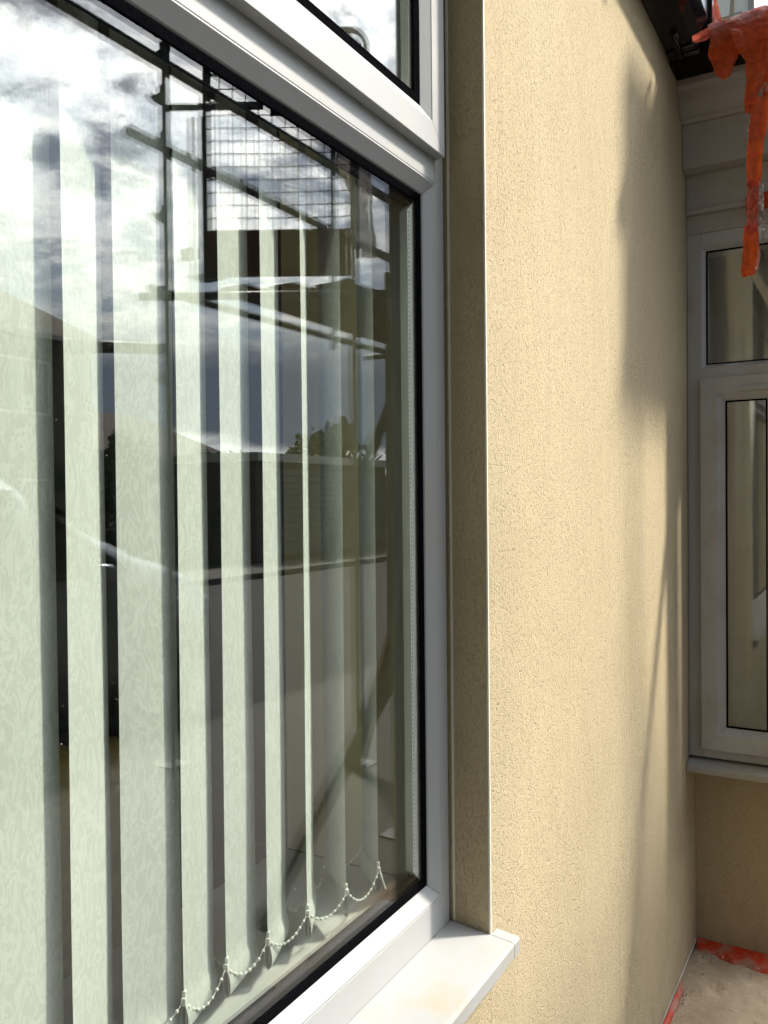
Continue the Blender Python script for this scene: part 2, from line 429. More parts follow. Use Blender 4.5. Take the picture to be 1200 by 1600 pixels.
# ------------------------------------------------------------------ large window
U0 = -.60
win = thing('house_window', 'large white plastic window with fixed pane below a top-hung fanlight', 'window')
FJ = 1.2675
MB().box(U0, FJ, .622, .69, .8625, .920).build('bottom_rail', 'white_pvc', win, .0012)
MB().box(1.238, FJ, .622, .69, .9203, 2.690).build('jamb', 'white_pvc', win, .0012)
MB().box(U0, -.56, .622, .69, .9203, 2.690).build('jamb', 'white_pvc', win, .0012)
MB().box(-.5598, 1.2377, .6222, .69, 2.0962, 2.165).build('transom', 'white_pvc', win, .0012)
MB().box(-.5598, 1.2377, .622, .69, 2.655, 2.690).build('head_rail', 'white_pvc', win, .0012)
ring((-.5596, .9204, 1.2376, 2.0958), [(0, .6226), (.0025, .6215), (.021, .6345), (.0235, .6385), (.0235, .645), (0, .645)], FRONT, 'glazing_bead', 'white_pvc', win, .0007)
ring((-.537, .9435, 1.215, 2.0735), [(0, .6375), (.0030, .6355), (.0130, .6372), (.0155, .6388), (0, .6388)], FRONT, 'gasket', 'black_rubber', win, 0)
ring((-.537, .9435, 1.215, 2.0735), [(.004, .6436), (.034, .6436), (.034, .6576), (.004, .6576)], FRONT, 'spacer_bar', 'spacer_metal', win, 0, sides='rl')
ring((-.537, .9435, 1.215, 2.0735), [(.004, .6436), (.022, .6436), (.022, .6576), (.004, .6576)], FRONT, 'spacer_bar', 'black_rubber', win, 0, sides='bt')
ring((-.537, .9435, 1.215, 2.0735), [(0, .662), (.010, .662), (.010, .667), (0, .667)], FRONT, 'inner_gasket', 'black_rubber', win, 0)
ring((-.5590, .9208, 1.2370, 2.0950), [(0, .667), (.015, .667), (.012, .699), (0, .699)], FRONT, 'inner_bead', 'white_pvc', win, .0008)
db = MB()
for i in range(150):
    z = .985+i*.0072
    db.box(1.1832, 1.1846, .6430, .6435, z, z+.0028)
db.build('desiccant_dots', 'spacer_dot', win)['kind'] = 'stuff'
def pane(x0, x1, z0, z1, y0, y1, name, parent): return MB().box(x0, x1, y0, y1, z0, z1).build(name, 'window_glass', parent)
pane(-.545, 1.222, .936, 2.081, .6390, .6430, 'outer_pane', win)
pane(-.545, 1.222, .936, 2.081, .6580, .6618, 'inner_pane', win)
# fanlight
fs_ = ring((-.5595, 2.134, 1.240, 2.672), [(0, .6062), (.0016, .6045), (.0435, .6045), (.0450, .6060), (.0628, .6170), (.0628, .6218), (0, .6218)], FRONT, 'fanlight_sash', 'white_pvc', win, .0006)
ring((-.5595+.0628, 2.134+.0628, 1.240-.0628, 2.672-.0628), [(0, .6172), (.016, .6185), (.016, .6205), (0, .6205)], FRONT, 'fanlight_gasket', 'black_rubber', win, 0)
pane(-.50, 1.18, 2.19, 2.615, .6206, .6246, 'fanlight_outer_pane', win)
pane(-.50, 1.18, 2.19, 2.615, .6386, .6426, 'fanlight_inner_pane', win)
ring((-.5595+.0628, 2.134+.0628, 1.240-.0628, 2.672-.0628), [(.002, .6248), (.022, .6248), (.022, .6384), (.002, .6384)], FRONT, 'fanlight_spacer', 'spacer_metal', win, 0)
rebase(win, (.33, .655, .8625))
blocker = thing('house_wing', 'dark slate hung house wing to the left of the window, outside the photo', 'house', (-1.9, -1, -.02))  # invented block out of view, keeps sky light off the bay return
MB().box(-.8, .6, -2.2, 1.54, 0, 5.6).build('wall', 'wing_slate', blocker)
MB().box(-.9, .75, -2.35, 1.54, 5.601, 5.75).build('roof', 'roof_tile', blocker)

# external sill
sl = MB()
sp = [(.6215, .8655), (.552, .8592), (.5125, .8555), (.5085, .8545), (.5068, .8515), (.5068, .8300), (.5110, .8275), (.5140, .8300), (.5160, .8440), (.552, .8470), (.6215, .8500)]
sl.prism(sp, U0, FX-.0015)
ear = [(.5488, .8590), (.5125, .8555), (.5085, .8545), (.5068, .8515), (.5068, .8300), (.5110, .8275), (.5488, .8275)]
sl.prism(ear, FX-.0012, 1.296)
sill = sl.build('window_sill', 'sill_pvc', bevel=.0012)
tag(sill, 'white plastic outside sill with a drip nose below the large window', 'sill')

# ------------------------------------------------------------------ the room behind
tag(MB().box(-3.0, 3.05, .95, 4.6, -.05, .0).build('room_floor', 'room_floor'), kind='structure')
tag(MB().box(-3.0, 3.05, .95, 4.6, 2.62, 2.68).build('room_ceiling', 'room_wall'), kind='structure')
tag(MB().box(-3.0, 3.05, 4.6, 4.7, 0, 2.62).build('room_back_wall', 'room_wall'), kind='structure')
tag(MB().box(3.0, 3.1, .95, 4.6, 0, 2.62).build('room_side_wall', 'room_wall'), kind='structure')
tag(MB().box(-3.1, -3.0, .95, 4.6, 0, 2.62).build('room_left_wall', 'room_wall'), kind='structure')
tag(MB().box(1.252, 1.2725, .70, .949, .929, 2.62).build('inner_reveal', 'inside_wall'), kind='structure')
tag(MB().box(-.62, 1.2515, .7005, .96, .905, .928).build('window_board', 'window_board', bevel=.004), kind='structure')
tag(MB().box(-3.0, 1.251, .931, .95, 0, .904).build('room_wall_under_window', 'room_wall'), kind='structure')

# vertical blind ----------------------------------------------------
YB, SW, ZB, ZT = .715, .089, .954, 2.56
blind = thing('vertical_blind', 'pale green patterned vertical fabric blind hanging behind the large pane', 'blind', (.35, YB, ZT))
MB().box(-.55, 1.235, YB-.02, YB+.02, ZT-.015, ZT+.03).build('headrail', 'white_pvc', blind, .003, loc=(-.35, -YB, -ZT))
def slat_mesh():
    b = MB(); nw = 6; L = ZT-ZB-.02
    zs = [0, .004, .010, .018, .026, .033, .038]
    bul = [0, .0032, .0048, .0052, .0042, .0022, .0006]
    up = [.06, .1, .16, .25, .4, .7, 1.0, 1.3, L]
    def crown(t): return .0022*(1-(2*t-1)**2)
    def row(z, off):
        ids = []
        for i in range(nw+1):
            t = i/nw; wig = .0015*math.sin(7*z+3*t)*math.exp(-z*2)
            b.v.append(((t-.5)*SW, off-crown(t)+wig, z)); ids.append(len(b.v)-1)
        return ids
    def join(rows):
        for a, c in zip(rows[:-1], rows[1:]):
            for i in range(nw): b.f.append((a[i], a[i+1], c[i+1], c[i]))
    fr = [row(z, -o) for z, o in zip(zs, bul)]
    bk = [row(z, o) for z, o in zip(zs[1:], bul[1:])]
    join(fr); join([fr[0]]+bk)
    top = [row(z, 0) for z in up]
    join([fr[-1]]+top)
    return b
SL = [(.283, 12), (.365, 8), (.445, 14), (.525, 10), (.603, 24), (.686, .5), (.761, 19.75), (.842, 15.25), (.916, 22), (.997, 29.75), (1.062, 55.75), (1.165, 48.5)]
SL = [(.043, 10), (.123, 16), (.203, 9)]+SL
smesh = slat_mesh()
wm = MB().box(-.040, .040, -.0012, .0012, .004, .030)
cm = MB().box(-.008, .008, -.004, .004, 0, .03)
s0 = smesh.build('slat', 'slat_fabric', blind, smooth=True)
w0 = wm.build('weight', 'weight_grey', s0); c0 = cm.build('carrier', 'white_pvc', s0, loc=(0, 0, ZT-ZB-.035))
clm = MB().box(-.0460, -.0405, -.0022, .0022, .034, .052); clm.box(-.0485, -.0445, -.0030, .0030, .038, .045)
k0 = clm.build('chain_clip', 'bead_chain', s0, .0008)
slats = []
for i, (x, a) in enumerate(SL):
    if i == 0: s = s0
    else:
        s = s0.copy(); COL.objects.link(s); s.parent = blind
        for ch in (w0, c0, k0):
            c = ch.copy(); COL.objects.link(c); c.parent = s
    s.location = (x-.35, random.uniform(-.0012, .0012), ZB-ZT+random.uniform(-.004, .004)); s.rotation_euler = (0, 0, R(a)); slats.append(s)
def chain_between(p, q, sag, name):
    b = MB(); n = max(8, int((q-p).length*1.12/.0092)); pts = []
    for i in range(n+1):
        t = i/n; e = p.lerp(q, t); e.z -= sag*4*t*(1-t); pts.append(e)
    b.tube(pts, .0005, 4)
    for e in pts: b.ball(e, .0024, 6, 4)
    b.build(name, 'bead_chain', blind, smooth=True)
for sgn in (-1, 1):
    E_ = []
    for (x, a), s in zip(SL, slats):
        c_, s_ = math.cos(R(a)), math.sin(R(a)); hw = sgn*.0475
        E_.append(Vector((s.location.x+hw*c_, s.location.y+hw*s_, s.location.z+.041)))
    for p, q in zip(E_[:-1], E_[1:]):
        chain_between(p, q, random.uniform(.016, .028), 'bead_chain')
    if sgn == -1:
        e = E_[-1]; chain_between(e, e+Vector((.012, -.004, -.034)), .0, 'bead_chain')

# things in the room
def cushiony(name, mat, c, rx, ry, rz, parent=None, seed=1, amp=.05, n=28, m_=20):
    from mathutils import noise
    b = MB().ball((0, 0, 0), 1.0, n, m_); v2 = []
    for v in b.v:
        w = Vector(v); w = Vector((math.copysign(abs(w.x)**.7, w.x), math.copysign(abs(w.y)**.7, w.y), math.copysign(abs(w.z)**.75, w.z)))
        d = 1+amp*noise.noise((w.x*2.2+seed, w.y*2.2, w.z*2.2))+.5*amp*math.sin(9*(w.x+w.z*.8)+seed)
        v2.append((c[0]+w.x*rx*d, c[1]+w.y*ry*d, c[2]+w.z*rz*d))
    b.v = v2; return b.build(name, mat, parent, smooth=True)
ch = thing('armchair', 'dark armchair draped with a mustard throw, seen dimly between the blind slats', 'armchair', (1.09, 1.5, 0))
o = cushiony('throw', 'mustard_cloth', (0, -.12, .84), .22, .07, .25, ch, 2, .10)
cushiony('backrest', 'dark_cloth', (0, .10, .70), .40, .11, .36, ch, 3, .03)
MB().box(-.40, .40, .10, .85, .16, .44).build('seat', 'dark_cloth', ch, .05)
for sx in (-1, 1):
    MB().box(sx*.40-.08, sx*.40+.08, .1, .85, .16, .62).build('armrest', 'dark_cloth', ch, .05)
    for yy in (.15, .78): MB().tube([(sx*.36, yy, 0), (sx*.36, yy, .17)], .022).build('leg', 'scaffold_timber', ch)

# ------------------------------------------------------------------ bay window (right)
bay = thing('bay_window', 'white bay window return with painted frieze, flat overhanging roof and yellow beige base', 'bay window')
BX, BF, BE = 3.10, 2.980, .20      # wall face, frame face, bay front
MB().box(BX, 3.5, BE, .5492, .014, .649).build('base_wall', 'scraped_render', bay)
MB().box(3.52, 5.6, BE, .5492, .014, .566).build('front_wall', 'scraped_render', bay)
MB().box(BX-.004, BX-.0005, BE, .545, .011, .0155).build('base_bead', 'bead_white', bay)
MB().prism([(2.925, .677), (2.925, .656), (2.930, .654), (3.12, .656), (3.12, .698), (2.98, .688)], BE-.08, .5488, 'y').build('sill', 'sill_pvc', bay, .002)
def bx(name, mat, y0, y1, z0, z1, x0=BF, x1=3.13, bev=.0015, par=bay): return MB().box(x0, x1, y0, y1, z0, z1).build(name, mat, par, bev)
bx('jamb', 'old_pvc', .503, .5488, .697, 2.458)
bx('corner_post', 'old_pvc', BE, .245, .697, 2.458)
bx('bottom_rail', 'old_pvc', .2452, .5028, .697, .735)
bx('head_rail', 'old_pvc', .2452, .5028, 2.412, 2.458)
bx('transom', 'old_pvc', .2452, .5028, 1.966, 2.008)
ring((.2454, 2.0082, .5027, 2.4118), [(0, BF+.001), (.012, BF+.016), (.012, BF+.022), (0, BF+.022)], BAYMAP, 'glazing_bead', 'old_pvc', bay, .0006)
ring((.2454, 2.0082, .5027, 2.4118), [(.012, BF+.014), (.0165, BF+.017), (.0165, BF+.019), (.012, BF+.019)], BAYMAP, 'gasket', 'black_rubber', bay, 0)
MB().box(BF+.019, BF+.023, .2465, .5015, 2.0095, 2.4105).build('upper_pane', 'window_glass', bay)
SR = (.225, .727, .5075, 1.972)
ring(SR, [(0, BF-.014), (.002, BF-.016), (.054, BF-.016), (.057, BF-.013), (.0775, BF+.004), (.0775, BF+.008), (0, BF-.001)], BAYMAP, 'casement_sash', 'old_pvc', bay, .0008)
ring(SR, [(.0775, BF+.003), (.0825, BF+.006), (.0825, BF+.008), (.0775, BF+.008)], BAYMAP, 'casement_gasket', 'black_rubber', bay, 0)
MB().box(BF+.008, BF+.012, .29, .446, .79, 1.91).build('casement_pane', 'window_glass', bay)
MB().box(BF-.026, BF-.0165, .25, .388, 1.921, 1.938).build('trickle_vent', 'white_pvc', bay, .002)
bx('head_strip', 'painted_timber', BE, .5488, 2.4585, 2.520, BF-.004)
bx('drip_strip', 'painted_timber', BE-.02, .5488, 2.5202, 2.536, BF-.022)
bx('frieze_board', 'painted_timber', BE-.02, .5488, 2.5362, 2.655, BF-.012)
bx('upper_frieze', 'painted_timber', BE-.02, .5488, 2.6552, 2.798, 2.905)
MB().prism([(3.12, 2.7982), (2.893, 2.7982), (2.884, 2.806), (2.868, 2.810), (2.862, 2.826), (2.846, 2.850), (2.836, 2.880), (2.824, 2.892), (2.824, 2.913), (3.12, 2.913)], BE-.10, .5488, 'y').build('cornice', 'painted_timber', bay, .001)
MB().box(3.5, 5.6, BE, .5488, .57, 2.912).build('front_glazing', 'old_pvc', bay)
# roof: dark soffit board and flat deck
MB().prism([(2.71, .5485), (2.71, .16), (2.91, -.25), (5.8, -.25), (5.8, .5485)], 2.9135, 2.945, 'z').build('soffit', 'black_board', bay)
MB().prism([(2.70, .5485), (2.70, .155), (2.90, -.26), (5.8, -.26), (5.8, .5485)], 2.9455, 3.00, 'z').build('roof_deck', 'black_board', bay)
for k, (a, c, z0, z1) in enumerate([(2.92, 3.365, 3.0, 3.32), (3.475, 4.6, 3.0, 3.32), (2.91, 4.6, 3.322, 3.72)]):  # unseen boards added to cast the upper pier shadow; gap lets a light spot through
    bb = MB().box(a, c, -.24+.01*k, -.16+.01*k, z0+.001, z1).build('insulation_board', 'far_grey')
    tag(bb, ['narrow grey board standing at the left end of the bay roof stack', 'long grey board standing on the bay roof deck', 'topmost grey board across the boards on the bay roof'][k], 'board', 'boards stacked on the bay roof')
lp = MB().tube([(3.03, .215, 2.03), (2.74, -.24, 1.0), (2.455, -.69, -.012)], .026, 10).build('leaning_pole', 'galvanised', smooth=True)  # unseen pole, placed and thickened for the slanted shadow on the pier
tag(lp, 'thin grey pole leaning from the ground against the bay window frame', 'pole')
# interior behind the bay glass
tag(MB().box(3.13, 3.5, .5495, .56, .6, 2.5).build('bay_inner_wall', 'room_wall'), kind='structure')
cur = MB(); prof = []
for i in range(61):
    y = .20+i*.0055; prof.append((3.20+.010*math.sin(i*.28)+.004*math.sin(i*.7), y))
for i, (x, y) in enumerate(prof): cur.v += [(x, y, .66), (x, y, 2.5)]
for i in range(60): cur.f.append((2*i, 2*i+2, 2*i+3, 2*i+1))
simple('net_curtain', (.37, .39, .345), .9, var=.1, scale=10)
cobj = cur.build('curtain', 'net_curtain', smooth=True)
sol = cobj.modifiers.new('thick', 'SOLIDIFY'); sol.thickness = .002
tag(cobj, 'dull cream curtain hanging behind the bay window glass', 'curtain')

# ------------------------------------------------------------------ gutter, pipe, orange film
gut = thing('gutter', 'black plastic box gutter and soffit above the sunlit pier', 'gutter')
gp = [(.5488, 2.926), (.5488, 3.07), (.425, 3.07), (.425, 2.985), (.445, 2.95), (.47, 2.936)]
MB().prism(gp, .6, 2.655).build('trough', 'black_plastic', gut, .006)
MB().prism([(.5486, 2.921), (.5486, 3.08), (.415, 3.08), (.415, 2.98), (.44, 2.94), (.468, 2.926)], 2.655, 2.685).build('end_cap', 'black_plastic', gut, .003)
MB().box(2.6855, 2.7095, .455, .5486, 2.918, 3.08).build('outlet', 'black_plastic', gut, .004)
MB().tube([(2.56, .505, 2.926), (2.69, .512, 2.918)], .009, 8).build('overflow_pipe', 'black_plastic', gut, smooth=True)
for x in (1.5, 2.1): MB().box(x, x+.03, .42, .5485, 2.925, 2.934).build('bracket', 'black_plastic', gut, .002)
rebase(gut, (1.65, .5, 2.92))

pipe = thing('scaffold_pipe', 'short grey tube poking past the bay roof corner under the orange film', 'pipe')
P0, P1 = Vector((2.545, .385, 2.862)), Vector((2.545, .12, 2.878))
MB().tube([P0, P1], .043, 20).build('tube', 'grey_pipe', pipe, smooth=True)
MB().tube([P0+Vector((0, .012, 0)), P0+Vector((0, -.02, 0))], .046, 20).build('collar', 'grey_pipe', pipe, smooth=True)
rebase(pipe, P0)

from mathutils import noise as NZ
def wrap_mesh(y0, y1, r, seed):
    b = MB(); nu, nv = 18, 12
    for j in range(nv+1):
        y = y0+(y1-y0)*j/nv; t = (P0.y-y)/(P0.y-P1.y); c = P0.lerp(P1, t)
        for i in range(nu+1):
            a = 2*math.pi*i/nu
            rr = r+.004*NZ.noise((math.cos(a)*2.5+seed, math.sin(a)*2.5, y*22))+.003*NZ.noise((math.cos(a)*6, math.sin(a)*6+seed, y*60))
            if j == nv or j == 0: rr += .003*math.sin(5*a)
            b.v.append((c.x+rr*math.cos(a), y+.006*math.sin(3*a+seed)*(j in (0, nv)), c.z+rr*math.sin(a)))
    for j in range(nv):
        for i in range(nu):
            a = j*(nu+1)+i; b.f.append((a, a+1, a+nu+2, a+nu+1))
    return b
wr = wrap_mesh(.40, .245, .0505, 1.3).build('film_wrap', 'orange_film')
tag(wr, 'crumpled orange film wound round the grey tube end', 'plastic film')
def ribbon(name, mat, rows, seed, label, parent=None, amp=.006, nu=6, sub=4, cat='plastic film'):
    """rows: list of (left point, right point); crumpled sheet between them"""
    b = MB(); R_ = []
    for k in range(len(rows)-1):
        for q in range(sub):
            t = q/sub; R_.append((Vector(rows[k][0]).lerp(Vector(rows[k+1][0]), t), Vector(rows[k][1]).lerp(Vector(rows[k+1][1]), t)))
    R_.append((Vector(rows[-1][0]), Vector(rows[-1][1])))
    for j, (a, c) in enumerate(R_):
        n_ = Vector((1, 0, 0))
        for i in range(nu+1):
            p = a.lerp(c, i/nu); q = p*28
            d = amp*NZ.noise((q.x+seed, q.y*1.4, q.z*.6))+amp*.8*NZ.noise((q.x*2, q.y*3+seed, q.z*1.4))+amp*.8*math.sin(i/nu*8+j*.16+seed)+amp*.45*abs(NZ.noise((q.x*5, q.y*6+seed, q.z*2.2)))*2
            e = amp*.35*NZ.noise((q.z*1.3, seed+q.y*2, 2.0))+(amp*.35*NZ.noise((q.z*1.1, seed, i/nu*1.5)) if i in (0, nu) else 0)
            b.v.append((p.x+d, p.y+e, p.z+e))
    for j in range(len(R_)-1):
        for i in range(nu):
            a = j*(nu+1)+i; b.f.append((a, a+1, a+nu+2, a+nu+1))
    o = b.build(name, mat, parent)
    if label: tag(o, label, cat)
    return o
# long strip hanging from the tube; every row is (far/left edge, near/right edge) in metres
hx = 2.50
strip = thing('film_strip', 'long twisted orange film strip hanging from the wrapped tube in front of the bay frieze', 'plastic film', (hx, .3, 2.8))
def hs(l): return [((hx+dx-hx, ya-.3, z-2.8), (hx+dx-hx, yb-.3, z-2.8)) for (ya, yb, z, dx) in l]
ribbon('upper_sheet', 'orange_film', hs([(.345, .215, 2.855, -.012), (.330, .215, 2.81, -.006), (.306, .222, 2.765, 0), (.304, .250, 2.715, 0), (.309, .283, 2.66, .005), (.308, .292, 2.625, .005)]), 4.1, None, strip, .007)
ribbon('side_tail', 'orange_film', hs([(.262, .215, 2.80, -.004), (.258, .224, 2.74, .004), (.266, .240, 2.66, .006)]), 11.1, None, strip, .006)
ribbon('clear_sheet', 'clear_film', hs([(.300, .250, 2.70, .012), (.306, .246, 2.62, .014), (.300, .262, 2.54, .016)]), 3.7, None, strip, .006)
ribbon('middle_strip', 'orange_film', hs([(.290, .248, 2.66, 0), (.296, .250, 2.60, 0), (.304, .262, 2.53, .004), (.306, .266, 2.46, .008), (.305, .268, 2.425, .008)]), 7.7, None, strip, .006)
ribbon('lower_strip', 'pink_film', hs([(.303, .274, 2.44, .006), (.304, .276, 2.36, .008), (.307, .278, 2.30, .010)]), 2.9, None, strip, .003)
ribbon('clear_strip', 'clear_film', hs([(.278, .262, 2.44, .012), (.278, .262, 2.36, .012), (.280, .256, 2.27, .012)]), 2.2, None, strip, .004)
ribbon('strip_end', 'orange_film', hs([(.313, .276, 2.325, .014), (.317, .274, 2.27, .016), (.318, .270, 2.24, .018), (.321, .280, 2.20, .02), (.320, .292, 2.185, .02)]), 9.3, None, strip, .007)
flap = ribbon('film_flap', 'orange_film', [((2.515, .400, 2.835), (2.515, .330, 2.835)), ((2.51, .398, 2.80), (2.51, .325, 2.80)), ((2.505, .385, 2.755), (2.505, .335, 2.770)), ((2.505, .365, 2.735), (2.505, .345, 2.738))], 5.5, 'small torn orange film flap drooping below the tube end beside the dark soffit', None, .006)
ear_ = ribbon('film_tail', 'pink_film', [((2.56, .455, 2.905), (2.56, .455, 2.885)), ((2.55, .43, 2.905), (2.55, .43, 2.875)), ((2.55, .39, 2.915), (2.55, .39, 2.88))], 3.3, 'short salmon film tail sticking out from the tube towards the black gutter', None, .004)
rs_ = ribbon('film_sheet', 'pink_film', [((2.70, .442, 3.14), (2.70, .405, 3.14)), ((2.70, .442, 3.06), (2.70, .408, 3.06)), ((2.68, .430, 3.00), (2.68, .395, 3.00)), ((2.64, .425, 2.93), (2.64, .385, 2.93))], 6.1, 'pinkish red film sheet hanging between the black gutter end and the tube', None, .007)
fb = ribbon('film_patch', 'orange_film', [((BF-.03, .36, 2.545), (BF-.03, .36, 2.49)), ((BF-.031, .30, 2.550), (BF-.031, .30, 2.495)), ((BF-.03, .22, 2.555), (BF-.03, .22, 2.50))], 8.8, 'flat orange film patch stuck across the bay window head', None, .003)

# dusty film at the wall base
def base_film(name, pts_in, pts_out, label):
    b = MB(); n = 60; nu = 7
    for j in range(n+1):
        t = j/n; a = Vector(pts_in[0]).lerp(Vector(pts_in[1]), t); c = Vector(pts_out[0]).lerp(Vector(pts_out[1]), t)
        rag = .014*NZ.noise((t*9, 1.3, 0))+.010*NZ.noise((t*31, 4.1, 0)); d = (c-a).normalized()
        for i in range(nu+1):
            p = a.lerp(c+d*rag, i/nu); lift = .010*(1-i/nu)**2+.006*max(0, NZ.noise((p.x*25, p.y*25, 2)))*(1-i/nu)+(.004 if i < nu-1 else -.010 if i == nu else .002)
            b.v.append((p.x, p.y, p.z+lift))
    for j in range(n):
        for i in range(nu):
            a = j*(nu+1)+i; b.f.append((a, a+1, a+nu+2, a+nu+1))
    return tag(b.build(name, 'dusty_orange_film', smooth=True), label, 'plastic film')
base_film('floor_film', [(3.094, .548, .004), (3.094, .10, .004)], [(3.04, .535, .004), (2.955, .10, .004)], 'dusty red orange film along the foot of the bay wall')
base_film('floor_film', [(2.80, .543, .003), (1.2, .543, .003)], [(2.78, .532, .003), (1.2, .510, .003)], 'red orange film strip along the foot of the sunlit pier')

# ------------------------------------------------------------------ neighbouring house beyond the bay roof
nb = thing('neighbour_house', 'pale cream house with white window and grey downpipe beyond the orange wrapped tube', 'house')
MB().box(12.9, 20, 1.72, 9, -.1, 11.0).build('wall', 'far_cream', nb)
MB().box(12.75, 12.898, 1.60, 1.76, -.1, 8.35).build('downpipe', 'far_grey', nb, .02)
MB().box(12.86, 20, 1.45, 1.7195, -.1, 11.0).build('corner_trim', 'far_white', nb)
MB().box(12.82, 12.858, 1.455, 1.53, -.1, 11.0).build('pilaster', 'far_grey', nb)
MB().prism([(1.78, 8.35), (3.4, 8.35), (3.4, 11), (1.60, 11)], 12.80, 12.895, 'x').build('gable_panel', 'far_white', nb)
rebase(nb, (16, 5, -.1))
cp = tag(MB().prism([(.2, 8.35), (1.15, 8.15), (.2, 7.95)], 15, 15.4, 'x').build('gable_end', 'far_white'), 'white gable tip against the sky at the right edge', 'roof')

# ------------------------------------------------------------------ scaffold (seen mirrored in the glass)
sc = thing('scaffold', 'grey system scaffold with board platform, mirrored in the window glass', 'scaffold')
press = []
def standard(x, y, z0, z1, fit=()):
    o = MB().tube([(x, y, z0), (x, y, z1)], .0245, 12).build('standard', 'galvanised', sc, smooth=True)
    for z in fit:
        for ang in (240, 150):
            if not press:
                p = [(.022, -.035), (.075, -.005), (.098, .022), (.088, .045), (.058, .022), (.022, .05)]; n = len(p)
                b = MB().add([(q[0], .013, q[1]) for q in p]+[(q[0], -.013, q[1]) for q in p], [tuple(range(n)), tuple(range(n, 2*n))[::-1]]+[(i, (i+1) % n, n+(i+1) % n, n+i) for i in range(n)])
                c = b.build('pressing', 'galvanised', o); press.append(c)
            else:
                c = press[0].copy(); COL.objects.link(c); c.parent = o
            c.location = (x, y, z); c.rotation_euler = (0, 0, R(ang))
    MB().box(x-.075, x+.075, y-.075, y+.075, z0-.01, z0).build('base_plate', 'galvanised', o)
standard(3.70, -2.36, -.006, 5.6, (2.30, 2.80, 3.27, 3.70, 3.97, 4.22, 4.7, 5.2))
standard(3.83, -2.16, 2.92, 5.6)
standard(4.26, -1.39, -.006, 3.62)
standard(6.20, -2.30, -.006, 3.5)
standard(6.20, -1.42, -.006, 3.4)
standard(3.45, -.66, -.006, 3.95)  # unseen upright added to cast a vertical shadow band on the pier
def rail(name, a, b_, r=.0245, mat='galvanised'):
    return MB().tube([a, b_], r, 10).build(name, mat, sc, smooth=True)
rail('ledger', (2.1, -1.92, 3.86), (6.3, -1.92, 3.86), .032); rail('ledger', (3.0, -1.92, 3.43), (6.3, -1.92, 3.41), .030)
rail('ledger', (3.6, -2.36, 4.35), (6.3, -2.32, 4.35)); rail('ledger', (3.6, -2.40, 2.84), (6.3, -2.34, 2.84)); rail('ledger', (4.1, -1.36, 2.84), (6.3, -1.38, 2.84))
rail('transom', (3.70, -2.33, 3.92), (3.98, -1.86, 3.92), .020); rail('transom', (3.6, -2.5, 2.80), (4.35, -1.2, 2.80)); rail('transom', (6.2, -2.5, 2.80), (6.2, -1.2, 2.80))
rail('brace', (4.33, -.98, 2.62), (3.72, -1.24, 1.25), .03); rail('ledger', (3.05, -2.46, 2.42), (3.72, -2.40, 2.50), .035)
for k in range(3):
    MB().box(4.02+.13*k, 7.6-.35*k, -2.24+.27*k, -2.24+.27*k+.225, 2.868, 2.906).build('board', 'scaffold_timber', sc, .004)
MB().box(5.1, 7.9, -1.36, -1.14, 2.90, 2.938).build('board', 'scaffold_timber', sc, .004)
# end toe board
ta, tb = Vector((3.815, -2.15, 0)), Vector((4.24, -1.41, 0)); td = (tb-ta).normalized(); tn = Vector((-td.y, td.x, 0))*.018
tbm = MB(); q = [ta-tn, tb-tn, tb+tn, ta+tn]
tbm.add([(p.x, p.y, 2.915) for p in q]+[(p.x, p.y, 3.185) for p in q], [(0, 3, 2, 1), (4, 5, 6, 7), (0, 1, 5, 4), (1, 2, 6, 5), (2, 3, 7, 6), (3, 0, 4, 7)]).build('toe_board', 'red_timber', sc, .004)
# ladder beside the first standard
for dx in (0.0, .06):
    rail('ladder_stile', (3.775+dx*.5, -2.22+dx*.9, 2.9), (3.775+dx*.5, -2.22+dx*.9, 3.86), .012)
MB().box(3.745, 3.80, -2.31, -2.20, 3.02, 3.09).build('coupler', 'galvanised', sc, .01)
rebase(sc, (5, -1.9, -.02))
bgd = thing('brick_guard', 'wire mesh brick guard standing on the brown toe board, mirrored in the glass', 'mesh guard', tuple(ta+Vector((0, 0, 3.19))))
wmh = MB(); L = (tb-ta).length; Hh = .92
nv_ = int(L/.076)
for i in range(nv_+1):
    p = td*(L*i/nv_); wmh.tube([(p.x, p.y, 0), (p.x, p.y, Hh)], .0034, 5)
for j in range(int(Hh/.076)+1):
    z = j*.076; wmh.tube([(0, 0, z), tuple(td*L*.5+Vector((0, 0, z-.006))), tuple(td*L+Vector((0, 0, z)))], .0034, 5)
o = wmh.build('wire_mesh', 'wire', bgd); o['kind'] = 'stuff'
MB().tube([(0, 0, 0), tuple(td*L), tuple(td*L+Vector((0, 0, Hh))), (0, 0, Hh), (0, 0, 0)], .005, 6).build('wire_rim', 'wire', bgd)
g1 = ribbon('film_wrap', 'grey_film', [((4.20, -1.47, 3.72), (4.28, -1.36, 3.72)), ((4.19, -1.50, 3.60), (4.31, -1.33, 3.60)), ((4.24, -1.44, 3.45), (4.33, -1.30, 3.45)), ((4.27, -1.40, 3.28), (4.31, -1.30, 3.28)), ((4.28, -1.36, 3.02), (4.33, -1.28, 3.02))], 1.7, 'torn grey plastic film tied round the scaffold upright, mirrored in the glass', None, .02)
